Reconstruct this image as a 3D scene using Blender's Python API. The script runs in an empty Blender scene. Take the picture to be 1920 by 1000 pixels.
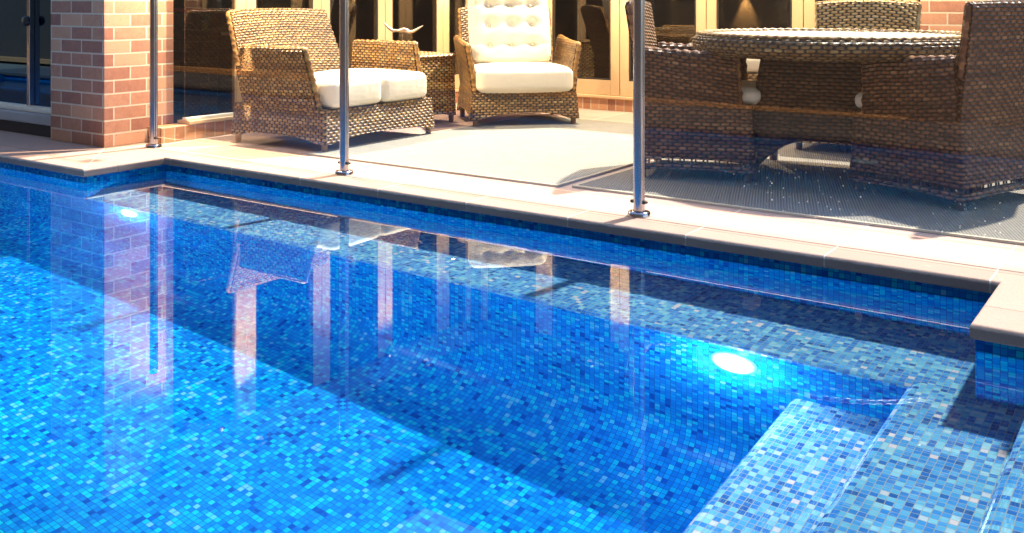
import bpy, bmesh, math, random
from mathutils import Vector, Matrix
random.seed(7)
sc = bpy.context.scene
COL = sc.collection
PI = math.pi
ZW = -.086            # water level
ZB = -.47             # bench / platform level
ZL = -.77             # lower step
ZU = -.21             # upper step
ZF = -1.42            # pool floor
SUN_EL, SUN_AZ = 58.0, 10.0     # azimuth measured from +Y towards +X

# ---------------------------------------------------------------- node helpers
class NT:
    def __init__(s, name):
        s.m = bpy.data.materials.new(name); s.m.use_nodes = True
        s.t = s.m.node_tree; s.t.nodes.clear()
        s.out = s.t.nodes.new('ShaderNodeOutputMaterial')
    def n(s, typ, **kw):
        nd = s.t.nodes.new('ShaderNode' + typ)
        for k, v in kw.items(): setattr(nd, k, v)
        return nd
    def l(s, a, b): s.t.links.new(a, b)
    def put(s, sock, v):
        if isinstance(v, bpy.types.NodeSocket): s.l(v, sock)
        else: sock.default_value = v
    def math(s, op, a, b=0.0, c=0.0):
        nd = s.n('Math', operation=op)
        s.put(nd.inputs[0], a); s.put(nd.inputs[1], b); s.put(nd.inputs[2], c)
        return nd.outputs[0]
    def vmath(s, op, a, b=(0, 0, 0)):
        nd = s.n('VectorMath', operation=op)
        s.put(nd.inputs[0], a); s.put(nd.inputs[1], b)
        return nd.outputs[0]
    def xyz(s, x, y, z=0.0):
        nd = s.n('CombineXYZ'); s.put(nd.inputs[0], x); s.put(nd.inputs[1], y); s.put(nd.inputs[2], z)
        return nd.outputs[0]
    def sep(s, v):
        nd = s.n('SeparateXYZ'); s.l(v, nd.inputs[0]); return nd.outputs
    def uv(s):
        return s.n('UVMap').outputs[0]
    def obj(s):
        return s.n('TexCoord').outputs['Object']
    def ramp(s, fac, stops, interp='LINEAR'):
        nd = s.n('ValToRGB'); cr = nd.color_ramp; cr.interpolation = interp
        while len(cr.elements) < len(stops): cr.elements.new(.5)
        for e, (p, c) in zip(cr.elements, stops):
            e.position = p; e.color = (c[0], c[1], c[2], 1)
        s.put(nd.inputs[0], fac); return nd.outputs[0]
    def mix(s, fac, a, b):
        nd = s.n('Mix', data_type='RGBA')
        s.put(nd.inputs[0], fac)
        s.put(nd.inputs[6], a if isinstance(a, bpy.types.NodeSocket) else (*a, 1))
        s.put(nd.inputs[7], b if isinstance(b, bpy.types.NodeSocket) else (*b, 1))
        return nd.outputs[2]
    def mixs(s, fac, a, b):
        nd = s.n('MixShader'); s.put(nd.inputs[0], fac); s.l(a, nd.inputs[1]); s.l(b, nd.inputs[2]); return nd.outputs[0]
    def white(s, vec):
        nd = s.n('TexWhiteNoise', noise_dimensions='3D'); s.l(vec, nd.inputs[0]); return nd.outputs
    def noise(s, vec, scale, detail=3.0, rough=.55):
        nd = s.n('TexNoise')
        if vec is not None: s.l(vec, nd.inputs['Vector'])
        nd.inputs['Scale'].default_value = scale; nd.inputs['Detail'].default_value = detail
        nd.inputs['Roughness'].default_value = rough
        return nd.outputs
    def smooth(s, v, a, b, lo=0.0, hi=1.0):
        nd = s.n('MapRange', interpolation_type='SMOOTHSTEP'); s.put(nd.inputs[0], v)
        for i, q in enumerate((a, b, lo, hi)): nd.inputs[i + 1].default_value = q
        return nd.outputs[0]
    def bump(s, h, strength, dist, normal=None):
        nd = s.n('Bump'); nd.inputs['Strength'].default_value = strength; nd.inputs['Distance'].default_value = dist
        s.l(h, nd.inputs['Height'])
        if normal is not None: s.l(normal, nd.inputs['Normal'])
        return nd.outputs[0]
    def princ(s, col, rough=.5, metal=0.0, normal=None, spec=.5, **kw):
        p = s.n('BsdfPrincipled')
        s.put(p.inputs['Base Color'], col if isinstance(col, bpy.types.NodeSocket) else (*col, 1))
        s.put(p.inputs['Roughness'], rough); s.put(p.inputs['Metallic'], metal)
        p.inputs['Specular IOR Level'].default_value = spec
        if normal is not None: s.l(normal, p.inputs['Normal'])
        for k, v in kw.items(): s.put(p.inputs[k], v)
        return p.outputs[0]
    def done(s, sh):
        s.l(sh, s.out.inputs[0]); return s.m

def plain(name, col, rough=.5, metal=0.0, var=.12, nscale=14.0, bumpd=.0, spec=.5):
    t = NT(name); o = t.obj(); nz = t.noise(o, nscale, 5.0)
    c = t.mix(nz[0], tuple(x * (1 - var) for x in col), tuple(min(1, x * (1 + var)) for x in col))
    nrm = t.bump(t.noise(o, nscale * 6, 4.0)[0], .5, bumpd) if bumpd else None
    r = t.math('ADD', t.math('MULTIPLY', nz[0], .2), rough - .1)
    return t.done(t.princ(c, r, metal, nrm, spec))

# ---------------------------------------------------------------- materials
def wicker(name, a, b, stops, rough=.42, dark=(.012, .007, .004)):
    t = NT(name); uv = t.sep(t.uv())
    u = t.math('DIVIDE', uv[0], a); v = t.math('DIVIDE', uv[1], b)
    wob = t.noise(t.uv(), 9.0, 2.0)[0]
    v = t.math('ADD', v, t.math('MULTIPLY', t.math('SUBTRACT', wob, .5), .7))
    row = t.math('FLOOR', v); fv = t.math('FRACT', v)
    w = t.math('ADD', u, row)
    over = t.math('COSINE', t.math('MULTIPLY', w, PI))
    prof = t.math('SINE', t.math('MULTIPLY', fv, PI))
    h = t.math('MULTIPLY', t.math('POWER', prof, .6), t.math('ADD', .58, t.math('MULTIPLY', over, .42)))
    seg = t.math('FLOOR', t.math('MULTIPLY', t.math('ADD', w, .5), .5))
    r1 = t.white(t.xyz(seg, row, 3.0))[0]
    r2 = t.white(t.xyz(row, 7.0, 1.0))[0]
    nz = t.noise(t.uv(), 5.0, 3.0)[0]
    fac = t.math('ADD', t.math('MULTIPLY', r1, .45), t.math('ADD', t.math('MULTIPLY', r2, .3), t.math('MULTIPLY', nz, .25)))
    col = t.ramp(fac, stops)
    gap = t.smooth(h, .12, .42)
    col = t.mix(gap, dark, col)
    nrm = t.bump(h, 1.0, b * .75)
    return t.done(t.princ(col, rough, 0, nrm, .5))

HONEY = [(.15, (.10, .042, .012)), (.45, (.24, .118, .030)), (.7, (.37, .21, .062)), (.95, (.55, .38, .15))]
BROWN = [(.15, (.075, .022, .007)), (.45, (.17, .062, .020)), (.7, (.27, .115, .042)), (.95, (.44, .24, .115))]
LIT_TONE = [(.15, (.40, .24, .09)), (.45, (.58, .41, .18)), (.7, (.70, .54, .28)), (.95, (.78, .66, .42))]  # far chair's brown wicker lightened, sunlight put into the colour
M = {}
M['lounge'] = wicker('honey_wicker', .023, .019, HONEY)
M['dining'] = wicker('brown_wicker', .024, .0185, BROWN)
M['lit_honey'] = wicker('painted_lit_honey', .025, .019, [(p, tuple(min(.75, x * 2.3) for x in c)) for p, c in HONEY])  # side table: same honey wicker brightened, light painted into the colour
M['pale'] = wicker('painted_lit_wicker', .026, .0185, LIT_TONE)
M['table'] = wicker('painted_lit_rim', .026, .0185, [(p, tuple(x * .85 for x in c)) for p, c in HONEY])  # table rim: wicker colour lightened so the rim looks sunlit
M['shade_wicker'] = wicker('painted_shade_wicker', .024, .0185, [(p, tuple(x * .6 for x in c)) for p, c in BROWN])  # table pedestal: brown wicker darkened, its shade put into the colour

def rope_mat(name, stops):
    t = NT(name); uv = t.sep(t.uv())
    r = t.white(t.xyz(t.math('FLOOR', t.math('DIVIDE', uv[0], .018)), 2.0, 5.0))[0]
    nz = t.noise(t.obj(), 90.0, 3.0)[0]
    c = t.ramp(t.math('ADD', t.math('MULTIPLY', r, .5), t.math('MULTIPLY', nz, .5)), stops)
    return t.done(t.princ(c, .42, 0, t.bump(nz, .4, .002)))
M['honey_rope'] = rope_mat('honey_rope', HONEY)
M['painted_lit_rope'] = rope_mat('painted_lit_rope', LIT_TONE)
M['brown_rope'] = rope_mat('brown_rope', BROWN)
M['leg_honey'] = plain('leg_honey', (.22, .12, .05), .4, var=.3)
M['leg_brown'] = plain('leg_brown', (.10, .055, .032), .4, var=.3)

def fabric(name, col):
    t = NT(name); uv = t.uv(); o = t.obj()
    s = t.sep(o)
    wv = t.math('ADD', t.math('SINE', t.math('MULTIPLY', s[0], 2600.0)), t.math('SINE', t.math('MULTIPLY', s[1], 2600.0)))
    wr = t.noise(o, 11.0, 4.0, .6)[0]
    n1 = t.bump(wr, .35, .02)
    n2 = t.bump(wv, .15, .0006, n1)
    c = t.mix(t.noise(o, 6.0, 4.0)[0], tuple(x * .93 for x in col), col)
    return t.done(t.princ(c, .85, 0, n2, .2, **{'Sheen Weight': .15}))
M['cream'] = fabric('cream_canvas', (.80, .735, .60))
M['piping'] = plain('cream_piping', (.74, .66, .50), .8)

def tile(name, bias=0.0, pal=None, gr=(.002, .032, .12), tilt=.02, streak=.8, rg=.25, stc=(.02, .26, .46), dim=.86, spec=.02):
    t = NT(name); uv = t.vmath('SCALE', t.uv()); uv.node.inputs['Scale'].default_value = 1 / .0206
    wv_ = t.vmath('SUBTRACT', t.noise(t.uv(), 14.0, 2.0)[1], (.5, .5, .5)); wv_ = t.vmath('SCALE', wv_); wv_.node.inputs['Scale'].default_value = .22
    uv = t.vmath('ADD', uv, wv_)
    s = t.sep(uv)
    cx, cy = t.math('FLOOR', s[0]), t.math('FLOOR', s[1])
    fx, fy = t.math('FRACT', s[0]), t.math('FRACT', s[1])
    wn = t.white(t.xyz(cx, cy, 1.0))
    wn2 = t.white(t.xyz(cx, cy, 9.0))
    cl = t.noise(t.xyz(cx, cy, 0.0), .13, 3.0)[0]
    r = t.math('ADD', wn[0], t.math('ADD', t.math('MULTIPLY', t.math('SUBTRACT', cl, .5), .55), bias))
    pal = pal or [(0, (.001, .026, .15)), (.06, (.001, .040, .20)), (.12, (.001, .066, .235)), (.40, (.001, .080, .255)), (.55, (.001, .098, .27)),
                  (.72, (.001, .112, .280)), (.83, (.001, .155, .280)), (.95, (.002, .19, .285)), (.998, (.04, .17, .30))]
    col = t.ramp(r, [(p, tuple(x * dim for x in c)) for p, c in pal])
    # streaks fused into each glass tile
    st = t.noise(t.xyz(t.math('MULTIPLY', s[0], .35), t.math('MULTIPLY', s[1], 3.2), wn[0]), 1.6, 3.0, .65)[0]
    stm = t.math('MULTIPLY', t.math('SUBTRACT', st, .5), t.math('MULTIPLY', wn2[0], streak))
    col = t.mix(t.math('MAXIMUM', stm, 0.0), col, stc)
    col = t.mix(t.math('MAXIMUM', t.math('MULTIPLY', stm, -1.0), 0.0), col, (.002, .03, .22))
    sheet = t.white(t.xyz(t.math('FLOOR', t.math('DIVIDE', s[0], 15.0)), t.math('FLOOR', t.math('DIVIDE', s[1], 15.0)), 3.0))[0]
    grime = t.noise(t.uv(), 2.2, 5.0, .6)[0]
    hsv = t.n('HueSaturation'); t.l(col, hsv.inputs['Color']); t.l(t.math('ADD', .72, t.math('ADD', t.math('MULTIPLY', sheet, .14), t.math('MULTIPLY', grime, .42))), hsv.inputs['Value']); col = hsv.outputs[0]
    ex = t.math('MAXIMUM', t.math('ABSOLUTE', t.math('SUBTRACT', fx, .5)), t.math('ABSOLUTE', t.math('SUBTRACT', fy, .5)))
    g = t.smooth(ex, .435, .47)
    col = t.mix(g, col, gr)
    geo = t.n('NewGeometry')
    d = t.vmath('SUBTRACT', wn2[1], (.5, .5, .5)); d = t.vmath('SCALE', d); d.node.inputs['Scale'].default_value = tilt
    nrm = t.vmath('NORMALIZE', t.vmath('ADD', geo.outputs['Normal'], d))
    nrm = t.bump(t.math('SUBTRACT', 1.0, g), .5, .001, nrm)
    rough = t.math('ADD', rg, t.math('MULTIPLY', g, .6))
    return t.done(t.princ(col, rough, 0, nrm, spec))
M['tile'] = tile('blue_glass_mosaic')
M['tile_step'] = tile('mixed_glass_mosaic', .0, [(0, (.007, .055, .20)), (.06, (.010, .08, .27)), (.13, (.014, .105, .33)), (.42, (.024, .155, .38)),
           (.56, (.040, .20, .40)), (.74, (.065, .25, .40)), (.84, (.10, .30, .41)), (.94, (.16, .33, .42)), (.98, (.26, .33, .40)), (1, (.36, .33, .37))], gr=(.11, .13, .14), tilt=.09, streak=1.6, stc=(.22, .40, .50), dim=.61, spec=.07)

def brick(name, c1, c2, dark, mort, rot=False):
    t = NT(name); uv = t.uv(); s = t.sep(uv)
    bt = t.n('TexBrick'); t.l(uv, bt.inputs['Vector'])
    bt.inputs['Scale'].default_value = 1.0; bt.inputs['Brick Width'].default_value = .24
    bt.inputs['Row Height'].default_value = .086; bt.inputs['Mortar Size'].default_value = .0062
    bt.inputs['Mortar Smooth'].default_value = .25; bt.inputs['Bias'].default_value = 0
    bt.inputs['Color1'].default_value = (0, 0, 0, 1); bt.inputs['Color2'].default_value = (1, 1, 1, 1)
    bt.inputs['Mortar'].default_value = (.5, .5, .5, 1)
    if rot: bt.offset = 0.0; bt.inputs['Brick Width'].default_value = .0815; bt.inputs['Row Height'].default_value = .105
    nz = t.noise(uv, 22.0, 6.0, .65)[0]; fine = t.noise(uv, 160.0, 3.0)[0]
    stk = t.noise(t.xyz(t.math('MULTIPLY', s[0], 60.0), t.math('MULTIPLY', s[1], 5.0)), 1.0, 3.0)[0]
    fac = t.math('ADD', t.math('MULTIPLY', bt.outputs['Color'], .62), t.math('ADD', t.math('MULTIPLY', nz, .42), t.math('MULTIPLY', stk, .12)))
    col = t.ramp(fac, [(.14, dark), (.42, c1), (.78, c2), (1, tuple(x * 1.12 for x in c2))])
    col = t.mix(t.math('MULTIPLY', t.smooth(fine, .52, .72), .5), col, dark)
    pit = t.smooth(t.noise(uv, 75.0, 1.0)[0], .71, .76)
    col = t.mix(t.math('MULTIPLY', pit, .8), col, (.04, .03, .03))
    mc = t.mix(nz, tuple(x * .75 for x in mort), mort)
    col = t.mix(bt.outputs['Fac'], col, mc)
    h = t.math('ADD', t.math('MULTIPLY', bt.outputs['Fac'], -1.0), t.math('MULTIPLY', fine, .25))
    return t.done(t.princ(col, .85, 0, t.bump(h, .9, .006), .3))
M['brick'] = brick('tan_brick', (.34, .16, .115), (.53, .30, .20), (.19, .085, .075), (.66, .57, .46))
M['soldier'] = brick('soldier_brick', (.36, .17, .085), (.50, .27, .14), (.22, .09, .05), (.58, .47, .32), rot=True)
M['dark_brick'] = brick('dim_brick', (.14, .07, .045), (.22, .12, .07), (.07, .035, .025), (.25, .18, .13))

def paving(name):
    t = NT(name); o = t.obj(); s = t.sep(o)
    X, Y = s[0], s[1]
    nz = t.noise(o, 3.0, 6.0, .6)[0]; fine = t.noise(o, 110.0, 4.0, .7)[0]; mid = t.noise(o, 17.0, 4.0)[0]
    ii = t.math('FLOOR', t.math('DIVIDE', t.math('ADD', X, .58), .56)); jj = t.math('FLOOR', t.math('DIVIDE', t.math('SUBTRACT', Y, 3.78), .44))
    rnd = t.white(t.xyz(ii, jj, 4.0))[0]
    col = t.mix(t.math('ADD', t.math('MULTIPLY', nz, .5), t.math('MULTIPLY', rnd, .5)), (.37, .25, .205), (.49, .345, .285))
    col = t.mix(t.math('MULTIPLY', t.smooth(fine, .48, .74), .5), col, (.24, .15, .12))
    col = t.mix(t.math('MULTIPLY', t.smooth(mid, .62, .8), .25), col, (.66, .50, .38))
    fx = t.math('FRACT', t.math('DIVIDE', t.math('ADD', X, .58), .56))
    jx = t.math('MULTIPLY', t.math('MINIMUM', fx, t.math('SUBTRACT', 1.0, fx)), .56)
    gx = t.smooth(jx, .0022, .0042, 1, 0)
    fy = t.math('FRACT', t.math('DIVIDE', t.math('SUBTRACT', Y, 3.78), .44))
    jy = t.math('MULTIPLY', t.math('MINIMUM', fy, t.math('SUBTRACT', 1.0, fy)), .44)
    gy = t.smooth(jy, .0018, .0034, 1, 0)
    # mitred joint on the corner paver beside the pier
    mdist = t.math('ABSOLUTE', t.math('ADD', t.math('MULTIPLY', t.math('ADD', X, 5.12), .643), t.math('MULTIPLY', t.math('SUBTRACT', Y, 3.13), .766)))
    inblk = t.math('MULTIPLY', t.math('LESS_THAN', X, -5.10), t.math('LESS_THAN', Y, 3.66))
    gm = t.math('MULTIPLY', t.smooth(mdist, .002, .0045, 1, 0), inblk)
    notb = t.math('SUBTRACT', 1.0, inblk)
    gx = t.math('MULTIPLY', gx, notb)
    col = t.mix(gy, col, (.22, .15, .11))
    col = t.mix(t.math('MAXIMUM', gx, gm), col, (.70, .60, .48))
    edge_shade = t.smooth(t.math('ADD', s[2], t.math('MULTIPLY', t.math('SUBTRACT', mid, .5), .012)), -.016, -.008, 1.0, 0.0)  # shade painted on the upright front of the coping
    col = t.mix(t.math('MULTIPLY', edge_shade, .8), col, (.075, .050, .048))
    h = t.math('SUBTRACT', t.math('MULTIPLY', fine, .3), t.math('MAXIMUM', gx, t.math('MAXIMUM', gy, gm)))
    return t.done(t.princ(col, .8, 0, t.bump(h, .6, .003), .3))
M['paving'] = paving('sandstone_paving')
M['deck'] = plain('charcoal_paving', (.045, .04, .038), .7, var=.3, bumpd=.002)

def rug_mat(name, col, dirv):
    t = NT(name); o = t.obj(); s = t.sep(o)
    q = t.math('ADD', t.math('MULTIPLY', s[0], dirv[0]), t.math('MULTIPLY', s[1], dirv[1]))
    p = t.math('SUBTRACT', t.math('MULTIPLY', s[1], dirv[0]), t.math('MULTIPLY', s[0], dirv[1]))
    rib = t.math('SINE', t.math('MULTIPLY', q, 2 * PI / .013))
    cross = t.math('SINE', t.math('MULTIPLY', p, 2 * PI / .009))
    h = t.math('ADD', rib, t.math('MULTIPLY', cross, .2))
    nz = t.noise(o, 9.0, 5.0)[0]
    f = t.math('ADD', t.math('MULTIPLY', t.smooth(h, -1.2, 1.2), .6), t.math('MULTIPLY', nz, .4))
    c = t.mix(f, tuple(x * .58 for x in col), tuple(min(1, x * 1.1) for x in col))
    return t.done(t.princ(c, .9, 0, t.bump(h, .6, .003), .2))
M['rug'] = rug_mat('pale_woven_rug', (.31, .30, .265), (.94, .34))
M['rug_shade'] = rug_mat('shade_toned_rug', (.215, .195, .17), (.94, .34))  # same rug in a darker copy, shade painted into the colour
M['rug_edge'] = plain('rug_binding', (.42, .36, .27), .9)

M['frame'] = plain('beige_paint', (.56, .40, .23), .45, var=.06, nscale=5, bumpd=.0006)
M['frame_edge'] = plain('frame_gasket', (.03, .025, .02), .5)
M['steel'] = None
t = NT('polished_steel'); o = t.obj(); s = t.sep(o)
br = t.noise(t.xyz(t.math('MULTIPLY', s[0], 400.0), t.math('MULTIPLY', s[1], 400.0), t.math('MULTIPLY', s[2], 4.0)), 1.0, 2.0)[0]
M['steel'] = t.done(t.princ(t.mix(t.noise(o, 9.0, 4.0)[0], (.34, .34, .38), (.50, .50, .54)), t.math('ADD', .10, t.math('MULTIPLY', br, .16)), 1.0))
M['dark_metal'] = plain('dark_metal', (.02, .02, .024), .35, .3)

def clear_glass(name, tint=(1, 1, 1), spots=False, r0=.075, refl=(1, 1, 1)):
    t = NT(name)
    lw = t.n('LayerWeight'); lw.inputs[0].default_value = .5
    f = t.math('ADD', r0, t.math('MULTIPLY', t.math('POWER', lw.outputs['Facing'], 5.0), 1 - r0))
    tr = t.n('BsdfTransparent'); tr.inputs[0].default_value = (*tint, 1)
    gl = t.n('BsdfGlossy'); gl.inputs['Roughness'].default_value = 0.0; gl.inputs[0].default_value = (*refl, 1)
    sh = t.mixs(f, tr.outputs[0], gl.outputs[0])
    if spots:   # dried splash marks low on the panel
        o = t.obj(); s = t.sep(o)
        vo = t.n('TexVoronoi'); t.l(o, vo.inputs['Vector']); vo.inputs['Scale'].default_value = 62.0
        sz = t.math('MULTIPLY', t.sep(vo.outputs['Color'])[0], .0062)
        dot = t.math('LESS_THAN', t.math('DIVIDE', vo.outputs['Distance'], 62.0), t.math('SUBTRACT', sz, .0028))
        low = t.smooth(s[2], .07, .42, 1.0, 0.0)
        xr = t.smooth(s[0], -2.1, -1.3, .12, 1.0)
        cl = t.smooth(t.noise(o, 4.0, 4.0)[0], .33, .55)
        k = t.math('MULTIPLY', t.math('MULTIPLY', dot, low), t.math('MULTIPLY', xr, cl))
        k = t.math('MULTIPLY', k, .5)
        tl = t.n('BsdfTranslucent'); tl.inputs[0].default_value = (.85, .85, .82, 1)
        df = t.n('BsdfDiffuse'); df.inputs[0].default_value = (.85, .85, .82, 1)
        sh = t.mixs(k, sh, t.mixs(.5, tl.outputs[0], df.outputs[0]))
    return t.done(sh)
M['fence_glass'] = clear_glass('fence_glass', (.97, .985, .98), True, .05)
t = NT('glass_edge'); a_ = t.n('BsdfDiffuse'); a_.inputs[0].default_value = (.56, .33, .24, 1); b_ = t.n('BsdfTranslucent'); b_.inputs[0].default_value = (.9, .68, .60, 1)
M['glass_edge'] = t.done(t.mixs(.6, a_.outputs[0], b_.outputs[0]))
M['window_glass'] = clear_glass('window_glass', (.62, .60, .56), False, .09)
M['tint_glass'] = clear_glass('tinted_window_glass', (.05, .10, .20), False, .26, (.30, .58, 1.0))

t = NT('pool_water'); b = t.n('BsdfGlass'); b.inputs['IOR'].default_value = 1.333; b.inputs['Roughness'].default_value = 0
b.inputs['Color'].default_value = (.93, .985, 1, 1)
M['water'] = t.done(b.outputs[0])

def emit(name, col, strength):
    t = NT(name); e = t.n('Emission'); e.inputs[0].default_value = (*col, 1); e.inputs[1].default_value = strength
    return t.done(e.outputs[0])
t = NT('pool_lamp_lens'); o = t.obj(); s_ = t.sep(o)
rr_ = t.math('DIVIDE', t.math('SQRT', t.math('ADD', t.math('MULTIPLY', s_[1], s_[1]), t.math('MULTIPLY', s_[2], s_[2]))), .085)
fl = t.math('ADD', .75, t.math('MULTIPLY', t.math('SINE', t.math('MULTIPLY', t.math('ARCTAN2', s_[2], s_[1]), 14.0)), .25))
k_ = t.math('MULTIPLY', t.math('POWER', t.math('MAXIMUM', t.math('SUBTRACT', 1.02, rr_), 0.0), 2.0), 60.0)
st_ = t.math('ADD', t.math('MULTIPLY', k_, fl), 1.1)
e_ = t.n('Emission'); t.l(t.ramp(rr_, [(0, (1, 1, 1)), (.5, (.80, .94, 1)), (.75, (.30, .75, 1)), (1, (.05, .48, 1))]), e_.inputs[0]); t.l(st_, e_.inputs[1])
M['pool_lens'] = t.done(e_.outputs[0])
M['fill_lens'] = emit('added_fill_lens', (.45, .72, 1.0), .5)
M['warm_lens'] = emit('warm_lamp_lens', (1.0, .72, .36), 30)
M['fill_bulb_lens'] = emit('added_fill_bulb', (1.0, .72, .36), .6)
M['render'] = plain('dark_render', (.045, .026, .013), .8, var=.3, bumpd=.003)
M['blocker_dark'] = plain('added_blocker_dark', (.022, .036, .058), .8, var=.3)
M['glow_strip'] = plain('painted_glow_orange', (.36, .15, .045), .6, var=.3)
M['room'] = plain('room_paint', (.10, .062, .040), .7)
M['room_dark'] = plain('room_dark', (.035, .028, .024), .6)
M['charcoal'] = plain('charcoal_plinth', (.045, .042, .05), .7)
M['sill'] = plain('grey_sill', (.30, .30, .32), .5)
M['ground'] = plain('ground_earth', (.10, .085, .06), .9, var=.4, nscale=2)
M['table_top'] = plain('pale_table_top', (.66, .60, .47), .25, var=.08, nscale=9)
M['pewter'] = plain('pewter', (.42, .36, .33), .38, .85, var=.25, nscale=40)
M['amber'] = None
t = NT('amber_glass'); b = t.n('BsdfPrincipled'); b.inputs['Base Color'].default_value = (.95, .50, .10, 1); b.inputs['Roughness'].default_value = .08
b.inputs['Transmission Weight'].default_value = .6; M['amber'] = t.done(b.outputs[0])
M['black'] = plain('black_enamel', (.012, .012, .013), .35)
M['green'] = plain('green_cloth', (.02, .16, .10), .8)
M['red'] = plain('red_plastic', (.50, .015, .01), .4)
M['lime'] = plain('lime_label', (.45, .50, .06), .4)
M['white'] = plain('white_enamel', (.75, .72, .62), .4)

# ---------------------------------------------------------------- mesh helpers
class MB:
    def __init__(s): s.v = []; s.f = []; s.uv = []; s.mi = []; s.cur = 0
    def face(s, idx, uvs): s.f.append(tuple(idx)); s.uv.append(uvs); s.mi.append(s.cur)
    def quad(s, a, b, c, d, uvs=None):
        i = len(s.v); s.v += [Vector(a), Vector(b), Vector(c), Vector(d)]
        if uvs is None:
            w = (s.v[i + 1] - s.v[i]).length; h = (s.v[i + 3] - s.v[i]).length
            uvs = [(0, 0), (w, 0), (w, h), (0, h)]
        s.face((i, i + 1, i + 2, i + 3), uvs)
    def grid(s, P, UV, closed_u=False):
        """P[j][i] rows of points, UV same shape"""
        nv, nu = len(P), len(P[0]); base = len(s.v)
        for row in P: s.v += [Vector(p) for p in row]
        for j in range(nv - 1):
            for i in range(nu - 1):
                a, b, c, d = base + j * nu + i, base + j * nu + i + 1, base + (j + 1) * nu + i + 1, base + (j + 1) * nu + i
                s.face((a, b, c, d), [UV[j][i], UV[j][i + 1], UV[j + 1][i + 1], UV[j + 1][i]])
    def box(s, lo, hi, bev=0.0, seg=2):
        bm = bmesh.new(); bmesh.ops.create_cube(bm, size=1)
        for v in bm.verts:
            v.co = Vector(tuple((lo[k] + hi[k]) / 2 + v.co[k] * (hi[k] - lo[k]) for k in range(3)))
        if bev: bmesh.ops.bevel(bm, geom=list(bm.edges), offset=bev, segments=seg, affect='EDGES', profile=.5)
        s.addbm(bm)
    def addbm(s, bm):
        bm.normal_update(); bm.verts.index_update(); base = len(s.v)
        s.v += [v.co.copy() for v in bm.verts]
        for f in bm.faces:
            n = f.normal; k = max(range(3), key=lambda q: abs(n[q]))
            uvs = []
            for v in f.verts:
                c = v.co
                uvs.append((c.y, c.z) if k == 0 else ((c.x, c.z) if k == 1 else (c.x, c.y)))
            s.face([base + v.index for v in f.verts], uvs)
        bm.free()
    def tube(s, pts, rad, n=10, twist=0.0, amp=0.0, cap=True):
        pts = [Vector(p) for p in pts]; m = len(pts)
        rads = rad if isinstance(rad, (list, tuple)) else [rad] * m
        up = Vector((0, 0, 1)); d0 = (pts[1] - pts[0]).normalized()
        if abs(d0.dot(up)) > .9: up = Vector((1, 0, 0))
        x = d0.cross(up).normalized(); base = len(s.v); L = 0
        rows = []; uvr = []
        for i, p in enumerate(pts):
            if i: L += (p - pts[i - 1]).length
            d = (pts[min(i + 1, m - 1)] - pts[max(i - 1, 0)]).normalized()
            x = (x - d * x.dot(d)).normalized(); y = d.cross(x)
            row = []; ur = []
            for k in range(n + 1):
                a = 2 * PI * k / n
                r = rads[i] * (1 + (amp * math.cos(2 * a + 2 * PI * L / twist) if twist else 0))
                row.append(p + (x * math.cos(a) + y * math.sin(a)) * r); ur.append((L, k * rads[i] * 2 * PI / n))
            rows.append(row); uvr.append(ur)
        s.grid(rows, uvr)
        if cap:
            for row, ur, rev in ((rows[0], uvr[0], True), (rows[-1], uvr[-1], False)):
                b = len(s.v); s.v += row[:-1]; ids = list(range(b, b + n)); s.face(ids[::-1] if rev else ids, [(0, 0)] * n)
    def lathe(s, prof, n=48, c=(0, 0, 0)):
        rows = []; uvr = []; acc = 0
        for j, (r, z) in enumerate(prof):
            if j: acc += math.hypot(r - prof[j - 1][0], z - prof[j - 1][1])
            rows.append([(c[0] + r * math.cos(2 * PI * k / n), c[1] + r * math.sin(2 * PI * k / n), c[2] + z) for k in range(n + 1)])
            R = max(p[0] for p in prof)
            uvr.append([(R * 2 * PI * k / n, acc) for k in range(n + 1)])
        s.grid(rows, uvr)

def mk(name, mb, mats, parent=None, smooth=False, weld=False):
    me = bpy.data.meshes.new(name)
    me.from_pydata([tuple(v) for v in mb.v], [], mb.f)
    ul = me.uv_layers.new(name='UVMap'); k = 0
    for uvs in mb.uv:
        for q in uvs: ul.data[k].uv = q; k += 1
    for m in (mats if isinstance(mats, (list, tuple)) else [mats]): me.materials.append(m)
    for p, mi in zip(me.polygons, mb.mi): p.material_index = mi; p.use_smooth = smooth
    if weld:
        bm = bmesh.new(); bm.from_mesh(me); bmesh.ops.remove_doubles(bm, verts=bm.verts, dist=1e-5)
        bmesh.ops.recalc_face_normals(bm, faces=bm.faces); bm.to_mesh(me); bm.free()
    ob = bpy.data.objects.new(name, me); COL.objects.link(ob)
    if parent: ob.parent = parent
    return ob

def tag(o, label=None, cat=None, group=None, kind=None):
    if label: o['label'] = label
    if cat: o['category'] = cat
    if group: o['group'] = group
    if kind: o['kind'] = kind
    return o
def empty(name, loc, rz=0.0, label=None, cat=None, group=None):
    o = bpy.data.objects.new(name, None); COL.objects.link(o); o.location = loc; o.rotation_euler = (0, 0, rz)
    o.empty_display_size = .1
    return tag(o, label, cat, group)
def copy_tree(o, parent=None):
    c = o.copy(); COL.objects.link(c)
    if parent: c.parent = parent
    for ch in list(o.children): copy_tree(ch, c)
    return c
def struct(name, mb, mat, **kw):
    return tag(mk(name, mb, mat, **kw), kind='structure')

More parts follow.
